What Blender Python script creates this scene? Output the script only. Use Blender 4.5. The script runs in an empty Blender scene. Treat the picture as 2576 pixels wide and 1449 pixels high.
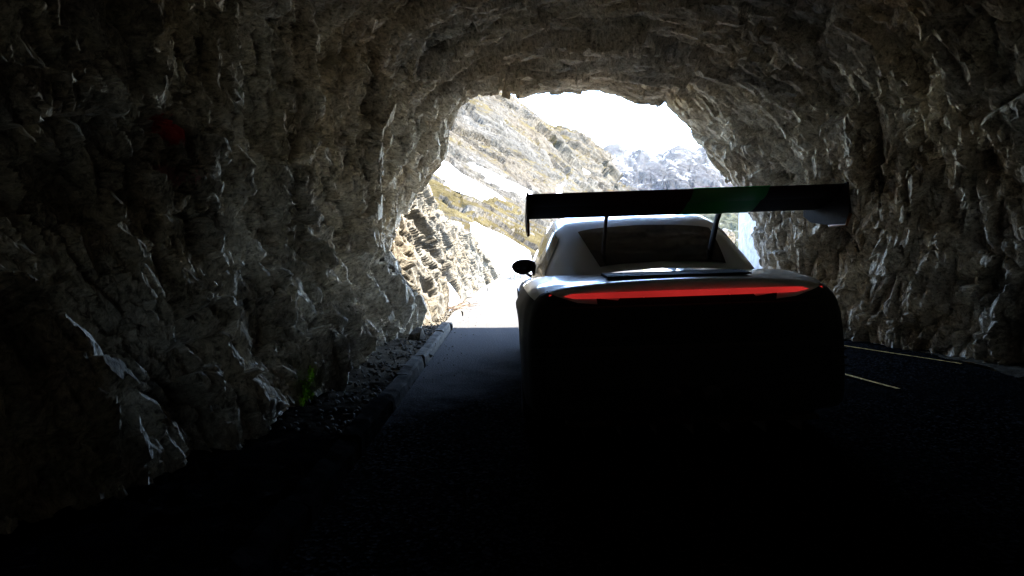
import bpy, bmesh, math, random
import numpy as np
from mathutils import Vector, Matrix

random.seed(7)
sc = bpy.context.scene
COL = sc.collection
F, CX, HY, H = 1717.0, 1288.0, 620.0, 1.2     # lens, centre column and horizon row of a 2576 px wide survey; eye height


def U(px, py, y):
    """bearing and rise measured on the survey, at distance y metres -> point"""
    return ((px - CX) / F * y, y, H + (HY - py) / F * y)


# ------------------------------------------------------------------ noise
def _h(ix, iy, iz, s):
    with np.errstate(over='ignore'):
        n = (ix.astype(np.uint32) * np.uint32(374761393) + iy.astype(np.uint32) * np.uint32(668265263)
             + iz.astype(np.uint32) * np.uint32(2147483647) + np.uint32((s * 974634779 + 12345) & 0xffffffff))
        n = (n ^ (n >> np.uint32(13))) * np.uint32(1274126177)
        n = (n ^ (n >> np.uint32(16))) * np.uint32(2246822519)
        n = n ^ (n >> np.uint32(15))
    return n


def _r(n, k):
    with np.errstate(over='ignore'):
        m = (n + np.uint32(k * 0x9E3779B1 & 0xffffffff)) * np.uint32(2654435761)
        m = (m ^ (m >> np.uint32(15))) * np.uint32(2246822519)
        m = m ^ (m >> np.uint32(13))
    return m.astype(np.float64) / 4294967296.0


def perlin(P, seed=0):
    I = np.floor(P).astype(np.int64)
    f = P - I
    w = f * f * f * (f * (f * 6 - 15) + 10)
    out = np.zeros(len(P))
    for dx in (0, 1):
        wx = w[:, 0] if dx else 1 - w[:, 0]
        for dy in (0, 1):
            wy = w[:, 1] if dy else 1 - w[:, 1]
            for dz in (0, 1):
                wz = w[:, 2] if dz else 1 - w[:, 2]
                n = _h(I[:, 0] + dx, I[:, 1] + dy, I[:, 2] + dz, seed)
                g = ((_r(n, 1) * 2 - 1) * (f[:, 0] - dx) + (_r(n, 2) * 2 - 1) * (f[:, 1] - dy)
                     + (_r(n, 3) * 2 - 1) * (f[:, 2] - dz))
                out += wx * wy * wz * g
    return out * 1.4


def fbm(P, octs=4, seed=0, gain=0.5, lac=2.03, ridge=False):
    a, s, o = 1.0, 0.0, np.zeros(len(P))
    Q = P.copy()
    for k in range(octs):
        n = perlin(Q, seed + k)
        if ridge:
            n = 1 - 2 * np.abs(n) * 1.3
        o += a * n
        s += a
        a *= gain
        Q = Q * lac + 17.3
    return o / s


def facet(P, seed=0, tilt=1.0):
    """fractured-rock noise: every Voronoi cell is a tilted flat face"""
    I = np.floor(P).astype(np.int64)
    best = np.full(len(P), 1e9)
    sec = np.full(len(P), 1e9)
    val = np.zeros(len(P))
    for dx in (-1, 0, 1):
        for dy in (-1, 0, 1):
            for dz in (-1, 0, 1):
                n = _h(I[:, 0] + dx, I[:, 1] + dy, I[:, 2] + dz, seed)
                vx = P[:, 0] - (I[:, 0] + dx + .12 + .76 * _r(n, 1))
                vy = P[:, 1] - (I[:, 1] + dy + .12 + .76 * _r(n, 2))
                vz = P[:, 2] - (I[:, 2] + dz + .12 + .76 * _r(n, 3))
                d = vx * vx + vy * vy + vz * vz
                v = (_r(n, 4) - .5) + tilt * ((_r(n, 5) * 2 - 1) * vx + (_r(n, 6) * 2 - 1) * vy + (_r(n, 7) * 2 - 1) * vz)
                m = d < best
                sec = np.where(m, best, np.minimum(sec, d))
                val = np.where(m, v, val)
                best = np.where(m, d, best)
    return val, np.sqrt(sec) - np.sqrt(best)


def sstep(a, b, x):
    t = np.clip((x - a) / (b - a), 0, 1)
    return t * t * (3 - 2 * t)


def frame(n, rot=0.0):
    n = np.array(n, float); n /= np.linalg.norm(n)
    a = np.array([1, 0, 0.]) if abs(n[0]) < .8 else np.array([0, 0, 1.])
    u = np.cross(n, a); u /= np.linalg.norm(u)
    v = np.cross(n, u)
    return np.stack([n, u, v], 1)      # P @ frame -> coords along (n,u,v)


# ------------------------------------------------------------------ mesh helpers
def link(o, parent=None):
    COL.objects.link(o)
    if parent is not None:
        o.parent = parent
    return o


def tag(o, label=None, cat=None, group=None, kind=None):
    if label: o['label'] = label
    if cat: o['category'] = cat
    if group: o['group'] = group
    if kind: o['kind'] = kind
    return o


def grid_mesh(name, V, nu, nv, mat, parent=None, smooth=True, mask=None, attrs=None, flip=False):
    """V is (nu*nv,3), rows of nv"""
    i = np.arange(nu * nv).reshape(nu, nv)
    q = np.stack([i[:-1, :-1], i[1:, :-1], i[1:, 1:], i[:-1, 1:]], -1).reshape(-1, 4)
    if flip:
        q = q[:, ::-1]
    if mask is not None:
        q = q[mask.reshape(-1)]
        used = np.unique(q)
        rm = np.full(nu * nv, -1); rm[used] = np.arange(len(used))
        q = rm[q]; V = V[used]
        attrs = {k: a[used] for k, a in (attrs or {}).items()}
    me = bpy.data.meshes.new(name)
    me.vertices.add(len(V)); me.vertices.foreach_set('co', V.astype(np.float32).ravel())
    me.loops.add(q.size); me.loops.foreach_set('vertex_index', q.astype(np.int32).ravel())
    me.polygons.add(len(q))
    me.polygons.foreach_set('loop_start', (np.arange(len(q)) * 4).astype(np.int32))
    try:
        me.polygons.foreach_set('loop_total', np.full(len(q), 4, np.int32))
    except Exception:
        pass
    me.polygons.foreach_set('use_smooth', np.full(len(q), smooth, bool))
    for k, a in (attrs or {}).items():
        at = me.attributes.new(k, 'FLOAT', 'POINT')
        at.data.foreach_set('value', a.astype(np.float32))
    me.update(calc_edges=True)
    me.validate()
    me.materials.append(mat)
    return link(bpy.data.objects.new(name, me), parent)


def bm_obj(name, bm, mat, parent=None, smooth=False, bevel=0, sub=0, xf=None):
    if xf is not None:
        bm.transform(xf)
    bmesh.ops.recalc_face_normals(bm, faces=bm.faces[:])
    me = bpy.data.meshes.new(name)
    bm.to_mesh(me); bm.free()
    for p in me.polygons: p.use_smooth = smooth
    me.materials.append(mat)
    o = link(bpy.data.objects.new(name, me), parent)
    if bevel:
        m = o.modifiers.new('bevel', 'BEVEL'); m.width = bevel; m.segments = 2; m.limit_method = 'ANGLE'
    if sub:
        m = o.modifiers.new('sub', 'SUBSURF'); m.levels = sub; m.render_levels = sub
    return o


def box(bm, lo, hi):
    vs = [bm.verts.new((x, y, z)) for x in (lo[0], hi[0]) for y in (lo[1], hi[1]) for z in (lo[2], hi[2])]
    for f in ((0, 1, 3, 2), (4, 6, 7, 5), (0, 4, 5, 1), (2, 3, 7, 6), (0, 2, 6, 4), (1, 5, 7, 3)):
        bm.faces.new([vs[k] for k in f])


def tube(bm, pts, r, seg=8, flat=1.0):
    pts = [Vector(p) for p in pts]
    rings = []
    for k, p in enumerate(pts):
        d = (pts[min(k + 1, len(pts) - 1)] - pts[max(k - 1, 0)]).normalized()
        a = Vector((1, 0, 0)) if abs(d.x) < .9 else Vector((0, 0, 1))
        u = d.cross(a).normalized(); v = d.cross(u)
        rr = r[k] if isinstance(r, (list, tuple)) else r
        rings.append([bm.verts.new(p + u * rr * math.cos(t) + v * rr * flat * math.sin(t))
                      for t in [2 * math.pi * j / seg for j in range(seg)]])
    for a, b in zip(rings, rings[1:]):
        for j in range(seg):
            bm.faces.new((a[j], a[(j + 1) % seg], b[(j + 1) % seg], b[j]))
    bm.faces.new(rings[0]); bm.faces.new(rings[-1][::-1])


def empty(name, loc):
    o = bpy.data.objects.new(name, None); o.empty_display_size = .2
    o.location = loc
    COL.objects.link(o)
    return o


# ------------------------------------------------------------------ materials
def mat(name):
    m = bpy.data.materials.new(name); m.use_nodes = True
    nt = m.node_tree
    b = nt.nodes['Principled BSDF']
    return m, nt, b


def N(nt, t, **kw):
    n = nt.nodes.new(t)
    for k, v in kw.items():
        if k.startswith('i_'):
            n.inputs[k[2:].replace('_', ' ')].default_value = v
        else:
            setattr(n, k, v)
    return n


def ramp(nt, fac, stops, interp='LINEAR'):
    r = nt.nodes.new('ShaderNodeValToRGB')
    r.color_ramp.interpolation = interp
    e = r.color_ramp.elements
    while len(e) < len(stops): e.new(.5)
    for el, (p, c) in zip(e, stops):
        el.position = p
        el.color = (c, c, c, 1) if isinstance(c, (int, float)) else (*c, 1)
    nt.links.new(fac, r.inputs[0])
    return r.outputs[0]


def mixc(nt, f, a, b, mode='MIX'):
    m = nt.nodes.new('ShaderNodeMix'); m.data_type = 'RGBA'; m.blend_type = mode
    for sock, v in ((m.inputs[0], f), (m.inputs[6], a), (m.inputs[7], b)):
        if hasattr(v, 'is_output'): nt.links.new(v, sock)
        elif isinstance(v, (int, float)): sock.default_value = v
        else: sock.default_value = (*v, 1)
    return m.outputs[2]


def math_(nt, op, a, b=None):
    m = nt.nodes.new('ShaderNodeMath'); m.operation = op
    for s, v in ((m.inputs[0], a), (m.inputs[1], b)):
        if v is None: continue
        if hasattr(v, 'is_output'): nt.links.new(v, s)
        else: s.default_value = v
    return m.outputs[0]


def coords(nt, scale=(1, 1, 1), rot=(0, 0, 0)):
    tc = N(nt, 'ShaderNodeTexCoord')
    mp = N(nt, 'ShaderNodeMapping')
    mp.inputs['Scale'].default_value = scale
    mp.inputs['Rotation'].default_value = rot
    nt.links.new(tc.outputs['Object'], mp.inputs[0])
    return mp.outputs[0]


def noise(nt, vec, scale, detail=6, rough=.6, dist=0):
    n = N(nt, 'ShaderNodeTexNoise')
    n.inputs['Scale'].default_value = scale; n.inputs['Detail'].default_value = detail
    n.inputs['Roughness'].default_value = rough; n.inputs['Distortion'].default_value = dist
    nt.links.new(vec, n.inputs['Vector'])
    return n.outputs['Fac']


def bump(nt, b, h, strength, dist, prev=None):
    n = N(nt, 'ShaderNodeBump'); n.inputs['Strength'].default_value = strength; n.inputs['Distance'].default_value = dist
    nt.links.new(h, n.inputs['Height'])
    if prev is not None: nt.links.new(prev, n.inputs['Normal'])
    nt.links.new(n.outputs[0], b.inputs['Normal'])
    return n.outputs[0]


def rock_mat(name, dark, mid, pale, lichen, unit=1.0, rough=.62, spec=.4, paint=None, grass=False, snow=False, stain=.55):
    m, nt, b = mat(name)
    iso = coords(nt)
    ani = coords(nt, (1.0 / unit, 3.2 / unit, 1.0 / unit), (.35, 0.1, -.28))
    n1 = noise(nt, ani, 1.6, 9, .62, .6)
    c = ramp(nt, n1, [(.28, dark), (.5, mid), (.72, pale)])
    n2 = noise(nt, iso, .55 / unit, 5, .6)
    warm = ramp(nt, n2, [(.42, 0.0), (.62, 1.0)])
    c = mixc(nt, math_(nt, 'MULTIPLY', warm, .45), c, tuple(v * k for v, k in zip(mid, (1.12, .92, .66))))
    n3 = noise(nt, iso, 1.3 / unit, 8, .7)
    st = ramp(nt, n3, [(.52, 0.0), (.66, 1.0)])
    c = mixc(nt, math_(nt, 'MULTIPLY', st, stain), c, tuple(v * .35 for v in dark))
    nf = noise(nt, ani, 17, 8, .8, .3)
    c = mixc(nt, 1.0, c, ramp(nt, nf, [(.34, .14), (.50, 1.0), (.66, 1.7)]), 'MULTIPLY')
    vo = N(nt, 'ShaderNodeTexVoronoi'); vo.inputs['Scale'].default_value = 17 / unit
    nt.links.new(iso, vo.inputs['Vector'])
    n4 = noise(nt, iso, 1.1 / unit, 3, .5)
    sp = math_(nt, 'MULTIPLY', ramp(nt, vo.outputs['Distance'], [(.14, 1.0), (.24, 0.0)]), ramp(nt, n4, [(.5, 0.0), (.6, 1.0)]))
    c = mixc(nt, math_(nt, 'MULTIPLY', sp, .7), c, lichen)
    if paint:
        for (p, rad, colr, seed) in paint:
            g = N(nt, 'ShaderNodeNewGeometry')
            vm = N(nt, 'ShaderNodeVectorMath', operation='SUBTRACT', name='paint_spot'); vm.inputs[1].default_value = p
            nt.links.new(g.outputs['Position'], vm.inputs[0])
            vs = N(nt, 'ShaderNodeVectorMath', operation='DIVIDE'); vs.inputs[1].default_value = rad
            nt.links.new(vm.outputs[0], vs.inputs[0])
            ln = N(nt, 'ShaderNodeVectorMath', operation='LENGTH'); nt.links.new(vs.outputs[0], ln.inputs[0])
            d = math_(nt, 'ADD', ln.outputs['Value'], math_(nt, 'MULTIPLY', math_(nt, 'SUBTRACT', noise(nt, iso, seed, 6, .7), .5), 2.6))
            c = mixc(nt, ramp(nt, d, [(.75, .9), (1.0, 0.0)]), c, colr)
    if grass:
        at = N(nt, 'ShaderNodeAttribute', attribute_name='grass')
        gn = noise(nt, iso, 4 / unit, 6, .7)
        gc = ramp(nt, gn, [(.3, (.014, .011, .0045)), (.5, (.034, .0265, .011)), (.7, (.054, .044, .021))])
        f = math_(nt, 'ADD', at.outputs['Fac'], math_(nt, 'MULTIPLY', math_(nt, 'SUBTRACT', gn, .5), .9))
        c = mixc(nt, ramp(nt, f, [(.42, 0.0), (.58, 1.0)]), c, gc)
    if snow:
        at = N(nt, 'ShaderNodeAttribute', attribute_name='snow')
        sn = noise(nt, iso, 2.5 / unit, 7, .65)
        f = math_(nt, 'ADD', at.outputs['Fac'], math_(nt, 'MULTIPLY', math_(nt, 'SUBTRACT', sn, .5), .55))
        c = mixc(nt, ramp(nt, f, [(.47, 0.0), (.53, 1.0)]), c, (.11, .112, .118))
    nt.links.new(c, b.inputs['Base Color'])
    b.inputs['Roughness'].default_value = rough
    b.inputs['Specular IOR Level'].default_value = spec
    h1 = noise(nt, ani, 20, 10, .7, .2)
    vb = N(nt, 'ShaderNodeTexVoronoi', feature='DISTANCE_TO_EDGE'); vb.inputs['Scale'].default_value = 3.2
    mx = nt.nodes.new('ShaderNodeVectorMath'); mx.operation = 'ADD'
    nz = N(nt, 'ShaderNodeTexNoise'); nz.inputs['Scale'].default_value = 3.0; nz.inputs['Detail'].default_value = 5
    nt.links.new(ani, nz.inputs['Vector'])
    nt.links.new(ani, mx.inputs[0]); nt.links.new(nz.outputs['Color'], mx.inputs[1])
    nt.links.new(mx.outputs[0], vb.inputs['Vector'])
    cr = ramp(nt, vb.outputs['Distance'], [(0.0, 0.0), (.05, 1.0)])
    p = bump(nt, b, h1, .9, .03 * unit)
    p = bump(nt, b, cr, .35, .03 * unit, p)
    return m


def simple(name, col, rough=.5, metal=0, spec=.5, nscale=None, namp=.15, coat=0, bumps=None):
    m, nt, b = mat(name)
    b.inputs['Base Color'].default_value = (*col, 1)
    b.inputs['Roughness'].default_value = rough; b.inputs['Metallic'].default_value = metal
    b.inputs['Specular IOR Level'].default_value = spec
    if coat:
        b.inputs['Coat Weight'].default_value = coat; b.inputs['Coat Roughness'].default_value = .06
    if nscale:
        v = coords(nt)
        n = noise(nt, v, nscale, 7, .65)
        nt.links.new(ramp(nt, n, [(.3, tuple(c * (1 - namp) for c in col)), (.7, tuple(min(1, c * (1 + namp)) for c in col))]), b.inputs['Base Color'])
        if bumps: bump(nt, b, n, bumps[0], bumps[1])
    return m


PAINT = [((-2.15, 4.2, 1.93), (.25, .06, .11), (.62, .02, .02), 9),
         ((-2.15, 4.0, 1.55), (.25, .12, .07), (.55, .25, .24), 14)]
M_TUN = rock_mat('tunnel_rock', (.21, .18, .138), (.48, .425, .335), (.66, .62, .54), (.6, .55, .36), 1.0, .85, .12, PAINT, stain=.5)
M_OUT = rock_mat('outcrop_rock', (.03, .026, .02), (.082, .075, .061), (.115, .108, .092), (.1, .088, .056), .7, .85, .05, None, stain=.4)
M_HILL = rock_mat('hill_rock', (.018, .0165, .013), (.042, .039, .0335), (.06, .0565, .05), (.052, .047, .03), 9.0, .95, .02, None, grass=True, stain=.35)
M_MTN = rock_mat('mountain_rock', (.010, .010, .011), (.019, .019, .0205), (.031, .031, .032), (.027, .026, .021), 160.0, .95, .02, None, snow=True, stain=.3)
M_VAL = rock_mat('valley_slope', (.014, .016, .010), (.025, .027, .016), (.04, .04, .026), (.04, .038, .026), 60.0, .95, .02, None, snow=True, stain=.3)


def snow_mat():
    m, nt, b = mat('snow')
    v = coords(nt)
    n = noise(nt, v, 2.2, 8, .65)
    d = noise(nt, v, 14, 6, .7)
    c = ramp(nt, n, [(.3, (.40, .40, .41)), (.6, (.50, .50, .51))])
    c = mixc(nt, math_(nt, 'MULTIPLY', ramp(nt, d, [(.6, 0.0), (.72, 1.0)]), .35), c, (.38, .33, .25))
    nt.links.new(c, b.inputs['Base Color'])
    b.inputs['Roughness'].default_value = .8
    bump(nt, b, n, .4, .12)
    return m


def shade_fade(nt, v, dark, pale, lo=.22, hi=.36):
    """painted shade: near black deep in the tunnel, pale towards the mouth"""
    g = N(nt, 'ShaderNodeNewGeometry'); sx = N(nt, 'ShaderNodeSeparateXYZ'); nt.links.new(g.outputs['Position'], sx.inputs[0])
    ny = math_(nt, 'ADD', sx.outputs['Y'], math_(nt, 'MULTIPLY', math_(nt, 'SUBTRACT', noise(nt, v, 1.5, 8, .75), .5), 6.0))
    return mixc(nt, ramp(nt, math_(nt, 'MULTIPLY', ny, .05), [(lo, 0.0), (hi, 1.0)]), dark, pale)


def asphalt_mat():
    m, nt, b = mat('asphalt')
    v = coords(nt)
    vo = N(nt, 'ShaderNodeTexVoronoi'); vo.inputs['Scale'].default_value = 62
    nt.links.new(v, vo.inputs['Vector'])
    bw = N(nt, 'ShaderNodeRGBToBW'); nt.links.new(vo.outputs['Color'], bw.inputs[0])
    stone = ramp(nt, bw.outputs[0], [(.15, (.0015, .0015, .0015)), (.6, (.003, .003, .003)), (.95, (.03, .03, .03))])
    big = noise(nt, v, .8, 6, .6)
    c = mixc(nt, ramp(nt, big, [(.4, 0.0), (.65, .6)]), stone, (.004, .004, .004))
    # shade painted into the albedo: dark inside, diagonal edge, pale towards the mouth
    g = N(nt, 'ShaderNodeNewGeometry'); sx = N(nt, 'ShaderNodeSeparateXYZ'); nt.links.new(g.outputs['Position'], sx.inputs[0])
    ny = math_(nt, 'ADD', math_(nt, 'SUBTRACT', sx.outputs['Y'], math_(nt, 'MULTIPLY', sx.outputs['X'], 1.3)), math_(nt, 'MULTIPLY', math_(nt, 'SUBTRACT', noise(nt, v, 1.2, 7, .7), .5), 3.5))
    light_mask = ramp(nt, math_(nt, 'MULTIPLY', ny, .05), [(.275, 0.0), (.36, .8), (.62, .95)])
    c = mixc(nt, light_mask, c, ramp(nt, noise(nt, v, 40, 8, .75), [(.3, (.036, .035, .034)), (.7, (.085, .081, .076))]))
    nt.links.new(c, b.inputs['Base Color'])
    b.inputs['Roughness'].default_value = .95
    b.inputs['Specular IOR Level'].default_value = 0
    p = bump(nt, b, vo.outputs['Distance'], .7, .006)
    bump(nt, b, noise(nt, v, 30, 6, .7), .4, .006, p)
    return m


def gravel_mat():
    m, nt, b = mat('gutter_soil')
    v = coords(nt)
    n = noise(nt, v, 9, 9, .72)
    c = ramp(nt, n, [(.3, (.03, .026, .02)), (.5, (.06, .05, .036)), (.72, (.12, .105, .08))])
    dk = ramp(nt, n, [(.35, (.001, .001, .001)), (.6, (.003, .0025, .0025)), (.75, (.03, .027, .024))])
    c = shade_fade(nt, v, dk, c)  # gutter colour carries the tunnel's shade, painted darker inside
    nt.links.new(c, b.inputs['Base Color']); b.inputs['Roughness'].default_value = .9; b.inputs['Specular IOR Level'].default_value = 0
    bump(nt, b, noise(nt, v, 26, 9, .75), .9, .03)
    return m


M_SNOW = snow_mat()
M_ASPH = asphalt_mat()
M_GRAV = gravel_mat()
M_GRASSG = simple('meadow', (.12, .115, .05), .9, 0, .1, .05, .4)
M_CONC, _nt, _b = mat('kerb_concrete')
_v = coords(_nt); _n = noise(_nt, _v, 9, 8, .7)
_nt.links.new(shade_fade(_nt, _v, ramp(_nt, _n, [(.3, (.002, .002, .002)), (.7, (.008, .0075, .007))]), ramp(_nt, _n, [(.3, (.05, .047, .042)), (.7, (.115, .107, .093))])), _b.inputs['Base Color'])  # kerb blackened inside to paint in the shade
_b.inputs['Roughness'].default_value = .8; _b.inputs['Specular IOR Level'].default_value = 0
bump(_nt, _b, _n, .7, .02)
M_WALLST = simple('pale_stone', (.36, .35, .34), .8, 0, .3, 7, .4, bumps=(.8, .05))
M_LINE = simple('road_paint', (.42, .27, .09), .9, 0, .05, 18, .85)
M_WHITE = simple('white_paint', (.78, .79, .79), .35, 0, .5, coat=1.0)
M_BLACK = simple('black_plastic', (.012, .012, .012), .5, 0, .3)
M_CARB = simple('carbon_fibre', (.03, .019, .013), .7, 0, .15, 60, .3)
M_GLASS = simple('dark_glass', (.006, .006, .007), .08, 0, .5)
M_GREEN = simple('green_paint', (.03, .55, .09), .4, 0, .5)
M_ORANGE = simple('orange_trim', (.5, .17, .03), .4, 0, .5)
M_RUB = simple('tyre_rubber', (.015, .015, .015), .8, 0, .2, 30, .2)
M_RIM = simple('rim_metal', (.04, .04, .042), .35, 1, .5)
M_STEEL = simple('galvanised_steel', (.30, .29, .27), .55, .4, .5, 12, .25)
M_CHROME = simple('exhaust_steel', (.05, .05, .05), .6, 1, .5)
M_TWIG = simple('dry_wood', (.12, .085, .055), .8, 0, .2, 20, .3)
M_MOSS = simple('moss_green', (.40, .65, .06), .7, 0, .3, 25, .4)
M_RED, _nt, _b = mat('lit_red_lens')
_b.inputs['Base Color'].default_value = (.25, .01, .01, 1); _b.inputs['Roughness'].default_value = .3
_b.inputs['Emission Color'].default_value = (1.0, .045, .04, 1); _b.inputs['Emission Strength'].default_value = .018

_n = noise(_nt, coords(_nt, (1, .2, .2)), 2.6, 3, .5)
_nt.links.new(ramp(_nt, _n, [(.35, .0075), (.65, .0125)]), _b.inputs['Emission Strength'])

# ------------------------------------------------------------------ tunnel
FOL = frame((.22, .88, .38))


def polyline_resample(P, n):
    P = np.array(P, float)
    # Catmull-Rom refine, then uniform arc length
    out = []
    Q = np.vstack([2 * P[0] - P[1], P, 2 * P[-1] - P[-2]])
    for k in range(1, len(Q) - 2):
        p0, p1, p2, p3 = Q[k - 1], Q[k], Q[k + 1], Q[k + 2]
        for t in np.linspace(0, 1, 12, endpoint=False):
            out.append(.5 * (2 * p1 + (p2 - p0) * t + (2 * p0 - 5 * p1 + 4 * p2 - p3) * t * t + (3 * p1 - p0 - 3 * p2 + p3) * t ** 3))
    out.append(P[-1]); out = np.array(out)
    s = np.r_[0, np.cumsum(np.linalg.norm(np.diff(out, axis=0), axis=1))]
    q = np.linspace(0, s[-1], n)
    return np.stack([np.interp(q, s, out[:, k]) for k in range(out.shape[1])], 1)


NT, Y0, Y1 = 900, 10.35, 2.4
mouth_px = [(1052, 850), (1018, 800), (1000, 740), (972, 640), (985, 590), (1030, 500), (1075, 430), (1110, 390), (1113, 330), (1150, 252),
            (1182, 226), (1250, 215), (1292, 226), (1340, 214), (1440, 202), (1540, 207), (1610, 234), (1680, 236), (1705, 262),
            (1760, 312), (1830, 380), (1880, 455), (1908, 550), (1930, 640), (1955, 720), (2000, 830)]
mouth = [(U(x, y, 10.0)[0], U(x, y, 10.0)[2]) for x, y in mouth_px]
mouth[0] = (-1.35, -.25); mouth[-1] = (4.22, -.25)
ST = {
    10.0: polyline_resample(mouth, NT),
    8.6: polyline_resample([(-1.42, -.25), (-1.62, .4), (-1.95, 1.1), (-1.80, 1.9), (-1.55, 2.6), (-1.15, 3.25), (-.3, 3.66), (.9, 3.80),
                            (2.1, 3.66), (3.05, 3.05), (3.7, 2.2), (4.1, 1.2), (4.3, .5), (4.5, -.25)], NT),
    7.0: polyline_resample([(-1.46, -.25), (-1.70, .5), (-2.0, 1.2), (-1.98, 2.0), (-1.78, 2.8), (-1.3, 3.6), (-.3, 4.0), (1.0, 4.1),
                            (2.4, 3.95), (3.5, 3.3), (4.25, 2.3), (4.6, 1.2), (4.72, .5), (4.85, -.25)], NT),
    4.5: polyline_resample([(-1.45, -.25), (-1.75, .5), (-2.05, 1.2), (-2.1, 2.0), (-2.0, 2.9), (-1.5, 3.9), (-.4, 4.4), (1.2, 4.5),
                            (2.8, 4.3), (4.0, 3.5), (4.7, 2.4), (5.0, 1.2), (5.1, .5), (5.2, -.25)], NT),
    2.0: polyline_resample([(-2.2, -.25), (-2.5, .5), (-2.75, 1.2), (-2.8, 2.0), (-2.6, 3.0), (-1.8, 4.0), (-.4, 4.6), (1.3, 4.7),
                            (3.0, 4.5), (4.2, 3.6), (4.95, 2.5), (5.25, 1.2), (5.35, .5), (5.5, -.25)], NT),
}
ST[-9.0] = ST[2.0]
ys_k = sorted(ST)


def profile(y):
    y = min(max(y, ys_k[0]), 10.0)
    for a, b in zip(ys_k, ys_k[1:]):
        if y <= b:
            t = (y - a) / (b - a)
            t = t * t * (3 - 2 * t) * .4 + t * .6
            return ST[a] * (1 - t) + ST[b] * t


ysv = np.r_[np.linspace(10.35, 2.4, 640), np.linspace(2.3, -9, 60)]
B = np.zeros((len(ysv), NT, 3))
for k, y in enumerate(ysv):
    B[k, :, 0:3:2] = profile(y); B[k, :, 1] = y


def grid_normals(G):
    du = np.gradient(G, axis=0); dv = np.gradient(G, axis=1)
    n = np.cross(du, dv)
    n /= np.maximum(np.linalg.norm(n, axis=2, keepdims=True), 1e-9)
    return n


nB = grid_normals(B)
cen = np.array([1.3, 0, 1.6])
sgn = np.sign(((cen - B) * np.array([1, 0, 1]) * nB).sum(2).mean())
nB *= sgn                                            # pointing into the tunnel


def rock_disp(P, fol, s, amp, seed, an=(2.0, .75, .55), wk=.22, big=.7, fine=1.0):
    """layered, fractured displacement. s: size of the biggest blocks in metres"""
    Q = (P @ fol) * np.array(an)
    warp = np.stack([fbm(P / (s * .9), 3, seed + 50 + k) for k in range(3)], 1)
    Qw = Q + warp * s * wk
    g_, e0 = facet(Qw / (s * 2.3) + 2.2, seed + 4, .8)
    a, e1 = facet(Qw / s, seed + 1, .75)
    b, e2 = facet(Qw / (s * .42) + 5.1, seed + 2, .9)
    c, e3 = facet((Q + warp * s * wk * .5) / (s * .17) * np.array([1.35, 1, .8]) + 9.7, seed + 3, 1.0)
    d = fbm((P @ fol) * np.array([2.6, 1, .8]) / (s * .12), 4, seed + 9, .58)
    r = fbm((P @ fol) * np.array([2.2, .8, .6]) / (s * .5), 4, seed + 13, .55, ridge=True)
    return amp * (g_ * big + a * .75 + b * .40 + fine * (c * .26 + d * .13) + r * .08) - amp * .16 * (1 - sstep(0, .10, e1)) - amp * .07 * (1 - sstep(0, .12, e2))


fl = B.reshape(-1, 3)
disp = rock_disp(fl, FOL, 1.0, .34, 11, big=.75, fine=.95).reshape(B.shape[:2])
near_lip = sstep(10.35, 9.2, B[:, :, 1])
disp = disp * (.42 + .58 * near_lip)
tt = np.linspace(0, 1, NT)[None, :]
foot = sstep(0, .05, tt) * sstep(0, .05, 1 - tt)
disp = disp * (.35 + .65 * foot)
disp = np.clip(disp, -.5, .42)
G = B + nB * disp[:, :, None]
# portal face: the rock turns outwards round the mouth
rows = []
last = G[0]
c0 = np.array([1.2, 0, 1.2])
for sc_, yy in ((1.03, 10.5), (1.08, 10.6), (1.16, 10.62), (1.28, 10.55), (1.45, 10.4), (1.7, 10.1), (2.1, 9.5), (2.8, 8.3), (3.8, 6.0)):
    r = last.copy()
    r[:, 0] = c0[0] + (last[:, 0] - c0[0]) * sc_
    r[:, 2] = np.where(last[:, 2] > 0, np.maximum(-.3, (last[:, 2]) * sc_), last[:, 2])
    r[:, 1] = yy
    w = fbm(r * .9, 4, 77)
    r[:, 1] += w * .25 * min(1, (sc_ - 1) * 6)
    rows.append(r)
G = np.concatenate([np.stack(rows[::-1]), G], 0)
# back end closed off far behind
endr = G[-1].copy(); endr[:, 0] = 1.3 + (endr[:, 0] - 1.3) * .02; endr[:, 2] *= .02
G = np.concatenate([G, endr[None]], 0)
nr = G.shape[0]
tun = empty('rock_tunnel', (1.3, 10, 0))
tag(tun, 'rough hewn rock tunnel with a jagged arched mouth, framing the white car', 'tunnel')
c_idx = np.arange(NT - 1)
for nm, lo, hi in (('rock_wall', 0, 345), ('rock_ceiling', 345, 600), ('rock_wall', 600, NT)):
    mk = np.zeros((nr - 1, NT - 1), bool); mk[:, lo:min(hi, NT - 1)] = True
    o = grid_mesh(nm, G.reshape(-1, 3) - np.array([1.3, 10, 0]), nr, NT, M_TUN, tun, False, mk)

# ------------------------------------------------------------------ generic relief sheets
def sheet(rows, nu, nv):
    """rows: lists of (px,py,dist) from bottom to top; returns (nu,nv,3) base grid, u bottom->top"""
    R = np.stack([polyline_resample([U(*p) for p in r], nv) for r in rows])
    kk = np.linspace(0, len(rows) - 1, nu)
    Q = np.concatenate([2 * R[:1] - R[1:2], R, 2 * R[-1:] - R[-2:-1]])
    out = np.zeros((nu, nv, 3))
    for i, k in enumerate(kk):
        j = min(int(k), len(rows) - 2); t = k - j
        p0, p1, p2, p3 = Q[j], Q[j + 1], Q[j + 2], Q[j + 3]
        cr = .5 * (2 * p1 + (p2 - p0) * t + (2 * p0 - 5 * p1 + 4 * p2 - p3) * t * t + (3 * p1 - p0 - 3 * p2 + p3) * t ** 3)
        li = p1 * (1 - t) + p2 * t
        out[i] = .5 * cr + .5 * li
    return out


def up_normals(G):
    n = grid_normals(G)
    s = np.where((n * (np.array([0, 0, H]) - G)).sum(2).mean() > 0, 1, -1)
    return n * s


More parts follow.
